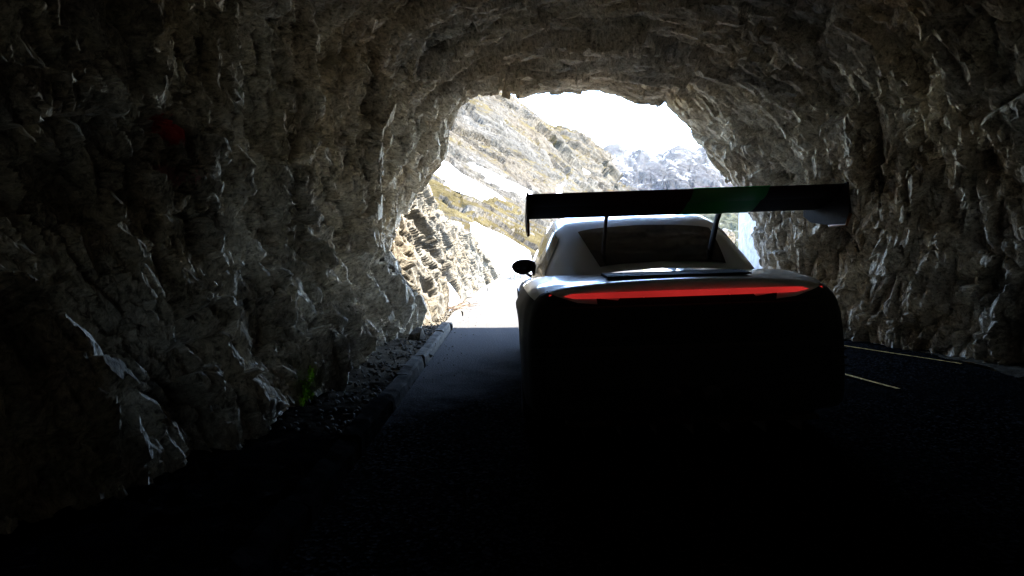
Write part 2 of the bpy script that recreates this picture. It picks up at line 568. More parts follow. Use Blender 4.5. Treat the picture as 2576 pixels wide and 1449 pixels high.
def project(V):
    return np.stack([CX + V[..., 0] / V[..., 1] * F, HY - (V[..., 2] - H) / V[..., 1] * F], -1)


def poly_sd(P, poly):
    """signed distance (positive inside) of points to polygon"""
    P = P.reshape(-1, 2); poly = np.array(poly, float)
    d = np.full(len(P), 1e9); inside = np.zeros(len(P), bool)
    for a, b in zip(poly, np.roll(poly, -1, 0)):
        ab = b - a
        t = np.clip(((P - a) @ ab) / (ab @ ab), 0, 1)
        d = np.minimum(d, np.linalg.norm(P - (a + t[:, None] * ab), axis=1))
        cond = (a[1] > P[:, 1]) != (b[1] > P[:, 1])
        with np.errstate(divide='ignore', invalid='ignore'):
            xin = (b[0] - a[0]) * (P[:, 1] - a[1]) / (b[1] - a[1]) + a[0]
        inside ^= cond & (P[:, 0] < xin)
    return np.where(inside, d, -d)


# --- sunlit outcrop on the left just beyond the mouth
ocs = []
for y, fx, cz, cx_ in ((9.3, -1.60, 4.3, -3.3), (10.4, -1.34, 3.9, -2.75), (11.4, -1.28, 3.3, -2.35), (13, -1.22, 2.55, -1.92), (14.5, -1.12, 2.25, -1.85),
                       (16, -1.02, 2.05, -1.75), (18, -.92, 1.70, -1.45), (20, -.80, 1.32, -1.16), (22, -.68, .90, -.92), (24, -.56, .52, -.68), (26, -.40, .12, -.44)):
    prof = [(fx + .12, -.25), (fx, .1), (fx * .55 + cx_ * .45, cz * .42), (fx * .25 + cx_ * .75, cz * .78), (cx_, cz), (cx_ - .5, cz + .02), (cx_ - 2.2, cz - .3), (cx_ - 4, cz - 1.5)]
    ocs.append([(x, y, z) for x, z in prof])
OC = np.stack([polyline_resample(o, 420) for o in ocs])
kk = np.linspace(0, len(ocs) - 1, 640)
OB = np.zeros((640, 420, 3))
for i, k in enumerate(kk):
    j = min(int(k), len(ocs) - 2); t = k - j
    OB[i] = OC[j] * (1 - t) + OC[j + 1] * t
nO = up_normals(OB)
FOL2 = frame((.16, -.74, -.55))
dO = rock_disp(OB.reshape(-1, 3), FOL2, 1.1, .27, 31, (2.6, .8, .38), .15, .6, .55).reshape(640, 420)
fo = sstep(0, .10, np.linspace(0, 1, 420))[None, :] * (.35 + .65 * sstep(26, 20, OB[:, :, 1]))
OG = OB + nO * (dO * fo)[:, :, None]
oc = grid_mesh('rock_outcrop', OG.reshape(-1, 3), 640, 420, M_OUT)
tag(oc, 'sunlit jagged grey brown rock face just outside the tunnel mouth along the left kerb', 'rock face')

# --- hillside (two ridges)
hr = [
    [(880, 800, 24), (1100, 765, 26), (1225, 728, 27), (1300, 703, 29), (1360, 690, 32), (1420, 682, 36), (1500, 674, 42), (1600, 666, 50), (1720, 655, 60)],
    [(880, 560, 42), (1080, 560, 43), (1185, 575, 44), (1270, 612, 46), (1335, 640, 48), (1410, 640, 51), (1490, 645, 56), (1600, 648, 62), (1720, 645, 70)],
    [(880, 300, 62), (1050, 380, 62), (1160, 440, 62), (1240, 492, 62), (1310, 530, 62), (1375, 556, 64), (1460, 585, 68), (1600, 612, 74), (1720, 630, 82)],
    [(880, 150, 84), (1060, 240, 84), (1165, 310, 84), (1262, 372, 84), (1350, 430, 86), (1420, 480, 89), (1500, 525, 94), (1620, 565, 100), (1720, 592, 110)],
    [(880, 20, 116), (1100, 150, 116), (1190, 196, 116), (1250, 230, 116), (1300, 270, 117), (1372, 328, 119), (1432, 392, 121), (1540, 482, 126), (1720, 560, 136)],
    [(880, 60, 150), (1100, 200, 150), (1190, 250, 150), (1250, 290, 150), (1300, 330, 150), (1372, 390, 150), (1432, 450, 150), (1540, 530, 155), (1720, 590, 160)],
]
r2 = [
    [(1150, 560, 128), (1380, 580, 132), (1500, 600, 140), (1620, 612, 150), (1760, 625, 160), (1850, 630, 170)],
    [(1200, 400, 165), (1380, 440, 165), (1480, 490, 168), (1590, 545, 172), (1720, 590, 180), (1850, 615, 190)],
    [(1200, 270, 205), (1330, 312, 205), (1372, 316, 206), (1412, 322, 207), (1450, 340, 208), (1484, 366, 210), (1515, 395, 212), (1545, 435, 214), (1600, 492, 218), (1700, 555, 225), (1850, 600, 235)],
    [(1200, 330, 260), (1330, 372, 260), (1412, 390, 260), (1484, 430, 260), (1545, 490, 260), (1600, 540, 265), (1850, 615, 270)],
]


def biggest(mk):
    lab = np.zeros(mk.shape, int); best, nbest, k = 0, 0, 0
    for i, j in zip(*np.nonzero(mk)):
        if lab[i, j]: continue
        k += 1; st = [(i, j)]; lab[i, j] = k; n_ = 0
        while st:
            a, b = st.pop(); n_ += 1
            for c, d in ((a + 1, b), (a - 1, b), (a, b + 1), (a, b - 1)):
                if 0 <= c < mk.shape[0] and 0 <= d < mk.shape[1] and mk[c, d] and not lab[c, d]:
                    lab[c, d] = k; st.append((c, d))
        if n_ > nbest: nbest, best = n_, k
    return lab == best




def hill(name, rows, nu, nv, s, amp, seed, fol, label, snows, gbias=0.0):
    Bh = sheet(rows, nu, nv)
    n = up_normals(Bh)
    P = Bh.reshape(-1, 3)
    depth = Bh[:, :, 1]
    sc1 = (rock_disp(P, fol, s, 1.0, seed, (1.3, .8, .7), .5, .6, .5)).reshape(nu, nv)
    sc2 = (rock_disp(P * 3.1, fol, s, 1.0, seed + 100, (1.5, .8, .6), .3, .5, .7)).reshape(nu, nv)
    k = np.clip(depth / rows[-2][0][2], .25, 1.0)
    edge = sstep(0, .06, np.linspace(0, 1, nu))[:, None]
    d = (sc1 * amp * k + sc2 * amp * .16) * (.3 + .7 * edge)
    Gh = Bh + n * d[:, :, None]
    nz = grid_normals(Gh); nz = np.abs(nz[:, :, 2])
    g = fbm(P / (s * 1.6), 4, seed + 5).reshape(nu, nv)
    vv = np.linspace(0, 1, nu)[:, None]
    g2 = fbm((P @ fol) * np.array([2.4, .5, .5]) / s, 4, seed + 6).reshape(nu, nv)
    grass = .30 + gbias + .9 * (nz - .62) + .55 * g + .45 * g2 + .16 * sstep(.55, .85, vv)
    o = grid_mesh(name, Gh.reshape(-1, 3), nu, nv, M_HILL, None, True, None, {'grass': grass.reshape(-1)})
    tag(o, kind='structure')
    pj = project(Bh)
    for lab, poly, thick in snows:
        sd = poly_sd(pj, poly).reshape(nu, nv) + fbm(P / (s * .35), 3, seed + 8).reshape(nu, nv) * 2.5
        loc = amp * k * .42
        off = np.where(sd > 0, loc * np.clip(sd / 6, 0, 1) + thick * np.clip(sd / 14, 0, 1), sd * .5 * loc)
        low = fbm(P / (s * 1.2), 2, seed + 3).reshape(nu, nv) * amp * .15
        S = Bh + n * (off + low)[:, :, None]
        vm = sd > -4
        mk = vm[:-1, :-1] & vm[1:, :-1] & vm[1:, 1:] & vm[:-1, 1:]
        mk = biggest(mk)
        if mk.sum() < 4: continue
        o = grid_mesh('snow_patch', S.reshape(-1, 3), nu, nv, M_SNOW, None, True, mk)
        tag(o, lab, 'snow', 'snow patches lying on the sunlit hillside')


FOL3 = frame((.25, -.60, -.62))
hill('hillside', hr, 620, 560, 13.0, 1.6, 51, FOL3, '', [
    ('broad smooth white snow tongue sloping down behind the side mirror', [(1180, 560), (1215, 588), (1262, 608), (1318, 642), (1338, 662), (1332, 688), (1290, 704), (1245, 718), (1215, 700), (1200, 640)], .5),
    ('long thin snow strip slanting under the cliff nearest the tunnel lip', [(1095, 405), (1124, 416), (1158, 443), (1212, 472), (1256, 500), (1280, 520), (1262, 520), (1206, 481), (1144, 454), (1095, 424)], .4),
    ('narrow snow strip following the foot of the big rock slab', [(1163, 398), (1184, 399), (1197, 418), (1230, 434), (1268, 454), (1342, 490), (1332, 498), (1264, 470), (1203, 432)], .4),
    ('small notched snow patch just above the left end of the rear wing', [(1382, 470), (1400, 470), (1424, 457), (1410, 480), (1414, 500), (1392, 500)], .6),
])
hill('hillside', r2, 300, 420, 19.0, 3.2, 71, FOL3, '', [
    ('triangular snow patch on the far shoulder of the left hillside', [(1412, 410), (1450, 424), (1505, 452), (1465, 450), (1424, 428)], .8),
], .06)

# --- distant mountains
def range_(name, ridge, base_y, d_ridge, d_base, nu, nv, s, amp, seed, m, snow_k, label, back=.25):
    top = [(x, y, d_ridge) for x, y in ridge]
    rows = [[(x, base_y + 0 * x, d_base) for x, y in ridge],
            [(x, base_y * .62 + y * .38, d_base + (d_ridge - d_base) * .42) for x, y in ridge],
            [(x, base_y * .25 + y * .75, d_base + (d_ridge - d_base) * .78) for x, y in ridge], top,
            [(x, y + 60, d_ridge * 1.12) for x, y in ridge]]
    R = []
    for r in rows:
        a = np.array([U(*p) for p in r])
        xs = np.linspace(a[0, 0], a[-1, 0], nv)
        R.append(np.stack([xs, np.interp(xs, a[:, 0], a[:, 1]), np.interp(xs, a[:, 0], a[:, 2])], 1))
    R = np.stack(R)
    kk = np.linspace(0, len(rows) - 1, nu)
    Bm = np.zeros((nu, nv, 3))
    for i, k in enumerate(kk):
        j = min(int(k), len(rows) - 2); t = k - j
        Bm[i] = R[j] * (1 - t) + R[j + 1] * t
    n = up_normals(Bm)
    P = Bm.reshape(-1, 3)
    st = P * np.array([1.5, .55, .8])
    warp = np.stack([fbm(P / (s * 1.2), 3, seed + 30 + k) for k in range(3)], 1) * s * .6
    r1 = fbm((st + warp * .6) / s, 6, seed, .6, ridge=True)
    f1, _ = facet((st + warp) / (s * .5), seed + 3, .8)
    d = (r1 * 1.0 + f1 * .05).reshape(nu, nv)
    v = np.linspace(0, 1, nu)[:, None] * (len(rows) - 1) / 3
    w = sstep(0, .15, v) * (.35 + .65 * sstep(1.0, .8, v))
    Gm = Bm + n * (d * amp * w)[:, :, None]
    Gm[:, :, 2] += (fbm(P / (s * .22), 4, seed + 7, .6).reshape(nu, nv)) * amp * .30
    nz = np.abs(grid_normals(Gm)[:, :, 2])
    sn = fbm((P + warp) * np.array([1.2, .35, .5]) / (s * .45), 5, seed + 11, .55).reshape(nu, nv)
    snow = snow_k + .75 * sn + .55 * (nz - .55) - .25 * d
    o = grid_mesh(name, Gm.reshape(-1, 3), nu, nv, m, None, True, None, {'snow': snow.reshape(-1)})
    tag(o, kind='structure')


far = [(1150, 395), (1300, 380), (1450, 392), (1509, 387), (1529, 385), (1536, 372), (1542, 369), (1552, 373), (1564, 384), (1590, 387), (1632, 389), (1645, 393), (1672, 388),
       (1694, 378), (1708, 370.5), (1719, 377), (1741, 387), (1759, 380), (1774, 372), (1785, 365.5), (1795, 371), (1802, 374), (1816, 384), (1826, 373), (1838, 387),
       (1870, 396), (1920, 380), (2000, 400), (2150, 390), (2350, 410)]
range_('mountain_range', far, 520, 3500, 2500, 240, 560, 330, 70, 201, M_MTN, .46, '')
mid = [(1300, 470), (1450, 455), (1510, 445), (1542, 438), (1579, 435), (1614, 440), (1630, 430), (1641, 433), (1656, 424), (1678, 418), (1689, 409), (1700, 412), (1715, 413), (1730, 420),
       (1755, 422), (1788, 437), (1814, 452), (1850, 462), (1900, 470), (2000, 490), (2200, 480)]
range_('mountain', mid, 560, 1900, 1350, 200, 420, 150, 32, 221, M_MTN, .30, '')
val = [(1400, 470), (1500, 462), (1560, 470), (1620, 478), (1700, 486), (1800, 480), (1880, 490), (1960, 520), (2050, 540), (2200, 560)]
range_('valley_slope', val, 645, 950, 430, 200, 360, 90, 14, 241, M_VAL, .18, '')

# ------------------------------------------------------------------ ground, road, kerb
bm = bmesh.new()
Rg = 5200
nx = 40
bmesh.ops.create_grid(bm, x_segments=nx, y_segments=nx, size=Rg)
g = bm_obj('ground', bm, M_GRASSG, xf=Matrix.Translation((0, 0, -.30)))
tag(g, kind='structure')


def road_left(y):
    return float(np.interp(y, [-12, 9.9, 14.7, 18.7, 24, 27.5, 32, 40, 60, 90], [-.86, -.86, -.84, -.66, -.22, .16, .75, 2.0, 5.8, 13]))


ysr = np.r_[np.arange(-9, 34, .12), np.arange(34, 92, 2)]
xs = np.linspace(0, 1, 90)
V = np.zeros((len(ysr), 90, 3))
for i, y in enumerate(ysr):
    l = road_left(y); w = 5.5
    r_ = l + w
    V[i, :, 0] = l + (r_ - l) * xs; V[i, :, 1] = y
V[:, :, 2] = (fbm(V.reshape(-1, 3) * np.array([.5, .3, 1]), 3, 301) * .02 + fbm(V.reshape(-1, 3) * 3, 3, 302) * .006).reshape(V.shape[:2])
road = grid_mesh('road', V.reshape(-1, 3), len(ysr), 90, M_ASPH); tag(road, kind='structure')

# added snow, unseen behind the car, to bounce light into the tunnel
sy = np.linspace(10.9, 75, 160); sxx = np.linspace(0, 1, 120)
V = np.zeros((160, 120, 3))
for i, y in enumerate(sy):
    l = road_left(y) + 4.62 + .9 * abs(math.sin(y * .7))
    l = max(l, 5.3 - (y - 10.9))
    V[i, :, 0] = l + (l + 34 - l) * sxx; V[i, :, 1] = y
pp = V.reshape(-1, 3)
V[:, :, 2] = (.05 + fbm(pp * .35, 4, 351) * .35).reshape(160, 120) + .30 * sstep(0, .06, sxx)[None, :] - .02 * (V[:, :, 0] - 4) - .012 * (V[:, :, 1] - 10)
sf = grid_mesh('bounce_snow', V.reshape(-1, 3), 160, 120, M_SNOW); tag(sf, kind='structure')

# left gutter between kerb and rock
gy = np.arange(-2, 27, .05); gx = np.linspace(0, 1, 60)
V = np.zeros((len(gy), 60, 3))
for i, y in enumerate(gy):
    l = road_left(y) - .12
    V[i, :, 0] = l + (-3.0 - l) * gx; V[i, :, 1] = y
pp = V.reshape(-1, 3)
f1, e1 = facet(pp * 9 + 3, 311, .8)
V[:, :, 2] = (.03 + fbm(pp * 2.2, 5, 310, .6) * .07 + f1 * .035 * sstep(.5, .75, fbm(pp * 1.4, 2, 312) + .5)).reshape(V.shape[:2])
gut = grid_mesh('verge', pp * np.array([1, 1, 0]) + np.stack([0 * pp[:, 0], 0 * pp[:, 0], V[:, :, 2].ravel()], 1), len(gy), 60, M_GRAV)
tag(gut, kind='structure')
# right verge
gy = np.arange(-2, 14, .06); gx = np.linspace(0, 1, 60)
V = np.zeros((len(gy), 60, 3))
for i, y in enumerate(gy):
    l = road_left(y) + 5.48
    V[i, :, 0] = l + (6.5 - l) * gx; V[i, :, 1] = y
pp = V.reshape(-1, 3)
V[:, :, 2] = (.02 + fbm(pp * 2.5, 5, 320, .6) * .06).reshape(V.shape[:2]) + np.minimum(.12, (V[:, :, 0] - V[:, :1, 0]) * .1)
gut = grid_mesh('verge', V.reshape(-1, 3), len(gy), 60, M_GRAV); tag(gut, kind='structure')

# kerb stones set end to end
bm = bmesh.new()
y = 1.0
rk = random.Random(5)
while y < 27:
    L = .98
    a, b = Vector((road_left(y), y, 0)), Vector((road_left(y + L), y + L, 0))
    top = .105 + rk.uniform(-.016, .012); off = rk.uniform(-.02, .02)
    w = .145
    vs = []
    ns = 9
    for j in range(ns + 1):
        p = a.lerp(b, j / ns * .985)
        jx = [rk.uniform(-.010, .010) for _ in range(4)]
        vs.append([bm.verts.new((p.x + off + jx[0], p.y, -.06)), bm.verts.new((p.x + off - .012 + jx[1], p.y, top - .02 + jx[2] * .5)),
                   bm.verts.new((p.x + off - .032, p.y, top + jx[2])), bm.verts.new((p.x + off - w + .02, p.y, top + jx[3])),
                   bm.verts.new((p.x + off - w, p.y, top - .02)), bm.verts.new((p.x + off - w, p.y, -.06))])
    for q0, q1 in zip(vs, vs[1:]):
        for k in range(5): bm.faces.new((q0[k], q0[k + 1], q1[k + 1], q1[k]))
    bm.faces.new(vs[0]); bm.faces.new(vs[-1][::-1])
    y += L
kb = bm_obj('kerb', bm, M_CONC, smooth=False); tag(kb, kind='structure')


def strip(p, q, w, name):
    p, q = Vector(p), Vector(q)
    d = (q - p).normalized(); n = Vector((-d.y, d.x, 0)) * w / 2
    bm = bmesh.new(); prev = None
    k = max(2, int((q - p).length / .15))
    for j in range(k + 1):
        c = p.lerp(q, j / k); c.z = .018
        cur = (bm.verts.new(c - n), bm.verts.new(c + n))
        if prev: bm.faces.new((prev[0], prev[1], cur[1], cur[0]))
        prev = cur
    return tag(bm_obj(name, bm, M_LINE), kind='structure')


strip(U(2050, 925, 1)[:2] + (0,), (0, 0, 0), 1, 'tmp') if False else None


def gp(px, py):
    yy = H * F / (py - HY)
    return ((px - CX) / F * yy, yy, 0)


strip(gp(2050, 925), gp(2260, 983), .04, 'road_marking')
strip(gp(2110, 871), gp(2420, 919), .035, 'road_marking')

# ------------------------------------------------------------------ loose rock, snow, fence, plants
def boulder(name, loc, size, seed, m, rot=0, sub=4):
    bm = bmesh.new()
    bmesh.ops.create_icosphere(bm, subdivisions=sub, radius=1)
    P = np.array([v.co[:] for v in bm.verts])
    f, e = facet(P * 1.05 + seed * 3.3, seed, 1.1)
    d = fbm(P * 2.5 + seed, 4, seed + 3)
    # cut with random planes for flat faces
    rs = np.random.RandomState(seed)
    R = np.ones(len(P))
    for k in range(11):
        n = rs.normal(size=3); n /= np.linalg.norm(n)
        h = rs.uniform(.55, .85)
        dp = P @ n
        R = np.minimum(R, np.where(dp > .05, h / np.maximum(dp, .05), 9))
    R = np.minimum(R, 1.0) * (1 + .05 * d + .04 * f)
    P = P * R[:, None]
    for v, p in zip(bm.verts, P): v.co = p
    S = Matrix.Translation(loc) @ Matrix.Rotation(rot, 4, 'Z') @ Matrix.Diagonal((*size, 1))
    return bm_obj(name, bm, m, xf=S, smooth=False)


b0 = boulder('boulder', gp(1046, 862)[:2] + (.07,), (.13, .12, .13), 3, M_OUT, .4)
tag(b0, 'squarish grey boulder lying against the left rock foot at the shadow edge', 'boulder')
stones = [((1078, 905), .05, 'small pale stone on the gutter just below the boulder'),
          ((1010, 935), .06, 'flat grey stone in the dark gutter at the left rock foot'),
          ((1128, 800), .07, 'brown stone at the left kerb just above the shadow edge'),
          ((1095, 812), .08, 'tan stone on the sunlit verge behind the boulder'),
          ((1196, 742), .12, 'pale slab of rock lying on the left kerb past the snow mound'),
          ((1205, 738), .10, 'round pale rock at the far end of the snow mound')]
for k, ((px, py), s, lab) in enumerate(stones):
    p = gp(px, py)
    o = boulder('stone', (p[0], p[1], .05), (s, s * .8, s * .55), 20 + k, M_OUT, k, 3)
    tag(o, lab, 'stone', 'loose stones along the left kerb')

# scattered grit
bm = bmesh.new()
rg = random.Random(3)
for k in range(1500):
    y = rg.uniform(4.2, 22); l = road_left(y)
    x = l - .13 - abs(rg.gauss(0, .25)) if rg.random() < .86 else l + abs(rg.gauss(0, .16))
    s = rg.uniform(.004, .014) * (1.5 if x < l else .5)
    z = .05 if x < l else .012
    M_ = Matrix.Translation((x, y, z)) @ Matrix.Rotation(rg.uniform(0, 6), 4, (rg.random(), rg.random(), 1)) @ Matrix.Diagonal((s, s * 1.4, s * .7, 1))
    bmesh.ops.create_icosphere(bm, subdivisions=1, radius=1, matrix=M_)
gr = bm_obj('gravel', bm, M_OUT); tag(gr, kind='stuff')

# snow mound by the kerb
def mound(poly, y0, y1, x_back, hgt, seed, label):
    n = 90
    a = np.linspace(0, 1, n)
    Y, S = np.meshgrid(y0 + (y1 - y0) * a, a, indexing='ij')
    prof_y = np.sin(np.pi * np.clip((Y - y0) / (y1 - y0), 0, 1)) ** .55
    L = np.array([[road_left(v) for v in r] for r in Y]) - .2
    X = L - S * x_back * (.35 + .65 * prof_y)
    P = np.stack([X, Y, 0 * X], -1).reshape(-1, 3)
    r = fbm(P * 1.6, 4, seed).reshape(n, n); f, e = facet(P * 1.3, seed + 1, .8)
    Z = hgt * prof_y * np.sin(np.clip(S, 0, 1) * np.pi * .5) ** .75 * (1 + .35 * r) + .06 * f.reshape(n, n) * prof_y - .02
    o = grid_mesh('snow_mound', np.stack([X, Y, Z], -1).reshape(-1, 3), n, n, M_SNOW)
    tag(o, label, 'snow')


mound(None, 12.3, 16.6, .62, .78, 401, 'dirty rounded snow mound leaning on the rock face beside the left kerb')
mound(None, 18.0, 20.5, .3, .16, 402, 'low flat snow remnant on the left kerb where the rock face ends')

# dead branches at the foot of the snow mound
bm = bmesh.new()
rt = random.Random(8)
for k in range(60):
    c = Vector((-1.06 + rt.gauss(0, .06), 12.4 + max(-.4, min(.4, rt.gauss(0, .22))), .06 + rt.random() * .05))
    d = Vector((rt.uniform(-.6, 1), rt.uniform(-.5, 1), rt.uniform(-.05, .35))).normalized()
    L = rt.uniform(.15, .5)
    pts = [c + d * L * t + Vector((rt.gauss(0, .012), rt.gauss(0, .012), rt.gauss(0, .012))) for t in (0, .35, .7, 1)]
    tube(bm, pts, [.007, .006, .004, .002], 5)
br = bm_obj('dead_branches', bm, M_TWIG); tag(br, 'tangle of dry brown twigs at the foot of the snow mound', 'branches')

# fence posts beyond the snow
fp = [(1295, 704.6), (1310, 700), (1327, 695.6), (1343, 691.5), (1360, 687.5), (1380, 683)]
labs = ['nearest square post of the roadside fence, below the side mirror', 'second steel post of the roadside fence, below the side mirror',
        'third steel post of the roadside fence, below the inner edge of the mirror', 'fourth steel fence post, between side mirror and car body',
        'fifth steel fence post, close to the car body edge', 'last fence post, hidden behind the car body edge']
fence = empty('roadside_fence', gp(1327, 695.6))
fl0 = Vector(gp(1327, 695.6))
tag(fence, 'low steel post and rail fence at the bend beyond the side mirror', 'fence')
pts = [Vector(gp(*p)) for p in fp]
for p in pts:
    bm = bmesh.new(); q = p - fl0
    box(bm, (q.x - .03, q.y - .03, -.15), (q.x + .03, q.y + .03, .50))
    bm_obj('post', bm, M_STEEL, fence, bevel=.006)
for z in (.46, .26):
    bm = bmesh.new()
    for a, b in zip(pts, pts[1:]):
        tube(bm, [a - fl0 + Vector((0, -.045, z)), b - fl0 + Vector((0, -.045, z))], .016, 8)
    bm_obj('rail', bm, M_STEEL, fence, smooth=True)
hb = Vector(gp(1268, 712))
hand = empty('bent_handrail', hb)
tag(hand, 'thin bent handrail poking out of the snow left of the fence posts', 'handrail')
for a, b in (((1238, 709), (1268, 689.5)), ((1246, 714), (1271, 698))):
    bm = bmesh.new()
    tube(bm, [Vector(U(*a, 23.6)) - hb, Vector(U((a[0] + b[0]) / 2, (a[1] + b[1]) / 2 - .8, 23.9)) - hb, Vector(U(*b, 24.2)) - hb], .011, 6)
    bm_obj('rail', bm, M_STEEL, hand, smooth=True)
for px, t_, b_ in ((1265, 697, 712), (1270, 692, 711), (1257, 693, 708)):
    bm = bmesh.new()
    tube(bm, [Vector(U(px - 1, t_, 24.1)) - hb, Vector(U(px, b_, 24.1)) - hb], .012, 6)
    bm_obj('post', bm, M_STEEL, hand, smooth=True)

# pale stone wall end beside the right edge of the mouth
wy = 11.6
n = 70
V = []
for i in range(n):
    for j in range(n):
        V.append((4.25 + .75 * i / (n - 1), wy, -.3 + 2.6 * j / (n - 1)))
V = np.array(V)
f, e = facet(V * np.array([3.2, 1, 4.0]), 501, .7)
V[:, 1] -= (f * .10 + fbm(V * 5, 4, 502) * .06) * sstep(0, .08, (V[:, 0] - 4.25))
front = V.reshape(n, n, 3)
ring = np.concatenate([np.stack([front[0] + np.array([0, 1.2, 0])]), np.stack([front[0] + np.array([0, .05, 0])]), front, np.stack([front[-1] + np.array([.3, 1.2, 0])])], 0)
sw = grid_mesh('stone_wall', ring.reshape(-1, 3), n + 3, n, M_WALLST, smooth=False)
tag(sw, 'pale upright stone wall end showing past the right edge of the tunnel mouth', 'wall')

# bright green moss on the left foot
def wall_point(px, py):
    """point of the built tunnel wall nearest that bearing"""
    pj = project(G[9:640])
    d = (pj[..., 0] - px) ** 2 + (pj[..., 1] - py) ** 2
    k = np.unravel_index(np.argmin(d), d.shape)
    return G[9:640][k]


for nd, q in zip([n_ for n_ in M_TUN.node_tree.nodes if n_.name.startswith('paint_spot')], ((432, 325), (405, 445))):
    nd.inputs[1].default_value = [float(v) for v in wall_point(*q)]

for name, lab, spots in (('moss_clump', 'bright green moss streak growing down the dark left rock foot', [(772, 945), (770, 960), (768, 975), (774, 990), (764, 968), (777, 1004), (779, 955), (762, 985)]),
                         ('moss_clump', 'small green moss dot below the larger moss streak', [(752, 1020), (750, 1028)])):
    bm = bmesh.new()
    rm = random.Random(len(spots))
    for px, py in spots:
        w = wall_point(px, py)
        for k in range(45):
            c = Vector(w) + Vector((rm.uniform(0, .03), rm.gauss(0, .018), rm.gauss(0, .028)))
            for j in range(3):
                d = Vector((rm.uniform(.2, 1), rm.uniform(-1, .4), rm.uniform(-.7, 1))).normalized() * rm.uniform(.012, .03)
                s = d.cross(Vector((rm.random(), rm.random(), rm.random()))).normalized() * .006
                a = [bm.verts.new(c - s), bm.verts.new(c + d * .6 - s * 1.4), bm.verts.new(c + d), bm.verts.new(c + d * .6 + s * 1.4), bm.verts.new(c + s)]
                bm.faces.new(a)
    tag(bm_obj(name, bm, M_MOSS), lab, 'moss')

# ------------------------------------------------------------------ the car
CARX, CARY = 1.05, 4.05
car = empty('sports_car', (CARX, CARY, 0))
tag(car, 'white racing coupe with huge rear wing and full width red tail light', 'car')
ROLL = Matrix.Translation((0, 0, .55)) @ Matrix.Rotation(math.radians(-1.9), 4, 'Y') @ Matrix.Translation((0, 0, -.55)) @ Matrix.Diagonal((1.06, 1, 1, 1))


def cpart(name, bm, m, parent=car, smooth=True, bevel=0, sub=0, roll=True):
    return bm_obj(name, bm, m, parent, smooth, bevel, sub, ROLL if roll else None)


def I(y, ks, vs): return float(np.interp(y, ks, vs))


KY = [0.0, .05, .2, .7, 1.2, 1.7, 2.3, 2.9, 3.35, 3.8, 4.2, 4.42, 4.52]
KW = [.86, .90, .935, .965, .94, .885, .875, .90, .935, .935, .87, .74, .55]
KS = [.93, .955, .985, 1.02, .99, .93, .90, .90, .91, .87, .76, .64, .54]
KC = [.99, 1.01, 1.02, 1.03, 1.0, .95, .93, .92, .88, .81, .70, .60, .52]
AX = (.72, 3.42)
RW = .345


def zb(y):
    z = .20
    for a in AX:
        d = abs(y - a)
        if d < .41: z = max(z, .33 + math.sqrt(max(0, .41 ** 2 - d * d)) * .98)
    return min(z, .72)


def smooth_interp(y, vs):
    a = [I(y + d, KY, vs) for d in (-.12, -.06, 0, .06, .12)]
    return sum(a) / 5


bm = bmesh.new()
ysb = sorted(set([0, .02, .05, .1, .15, .2] + list(np.round(np.arange(.25, 4.5, .05), 3)) + [4.5, 4.52]))
rings = []
for y in ysb:
    w, s, c = smooth_interp(y, KW), smooth_interp(y, KS), smooth_interp(y, KC)
    if y < .08: w, s, c = I(y, KY, KW), I(y, KY, KS), I(y, KY, KC)
    b = zb(y)
    half = [(0, b), (w - .16, b), (w - .03, b + .015), (w - .005, b + .06), (w, .45 * b + .55 * s - .03), (w - .012, s - .16), (w - .05, s - .05), (w - .12, s),
            (w * .72, s + .4 * (c - s) + .004), (w * .5, c - .008), (w * .25, c), (0, c + .002)]
    full = half + [(-x, z) for x, z in half[-2:0:-1]]
    rings.append([bm.verts.new((x, y, z)) for x, z in full])
for a, b in zip(rings, rings[1:]):
    for j in range(len(a)):
        bm.faces.new((a[j], a[(j + 1) % len(a)], b[(j + 1) % len(a)], b[j]))
bm.faces.new(rings[0][::-1]); bm.faces.new(rings[-1])
bd = cpart('body', bm, M_WHITE, sub=1)
bd.data.materials.append(M_BLACK)
for p in bd.data.polygons:
    c = sum((bd.data.vertices[v].co for v in p.vertices), Vector()) / len(p.vertices)
    if (ROLL.inverted() @ c).z < .935 - .12 * max(0, (c.y - 2.2) / 2.2): p.material_index = 1  # black stands for shade on the white body, painted into its colour

# greenhouse
GY = [.50, .8, 1.1, 1.5, 1.9, 2.3, 2.6, 2.85, 3.1, 3.3]
GZ = [1.04, 1.17, 1.29, 1.42, 1.495, 1.505, 1.45, 1.31, 1.12, .94]
GB = [.62, .70, .76, .80, .81, .805, .80, .79, .765, .73]
GR = [.44, .49, .53, .57, .585, .59, .595, .605, .62, .63]


def gh(y, s):
    """point on the cabin skin, s from -1 (left sill) to 1 (right sill)"""
    sm = lambda vs: sum(I(y + d, GY, vs) for d in (-.1, -.05, 0, .05, .1)) / 5
    z, b, r = sm(GZ), sm(GB), sm(GR)
    zb_ = .90
    pr = [(b + .005, zb_), (b - .01, zb_ + .30 * (z - zb_)), (.55 * b + .45 * r, zb_ + .62 * (z - zb_)), (r + .055, z - .075), (r - .01, z - .03), (r * .7, z - .008), (0, z + .004)]
    for _ in range(2):
        q = [pr[0]]
        for (x0, z0), (x1, z1) in zip(pr, pr[1:]):
            q += [(.75 * x0 + .25 * x1, .75 * z0 + .25 * z1), (.25 * x0 + .75 * x1, .25 * z0 + .75 * z1)]
        pr = q + [pr[-1]]
    t = np.linspace(1, 0, len(pr))
    a = abs(s)
    x = np.interp(a, t[::-1], [p[0] for p in pr][::-1]); zz = np.interp(a, t[::-1], [p[1] for p in pr][::-1])
    return Vector((math.copysign(x, s) if s else 0, y, zz))


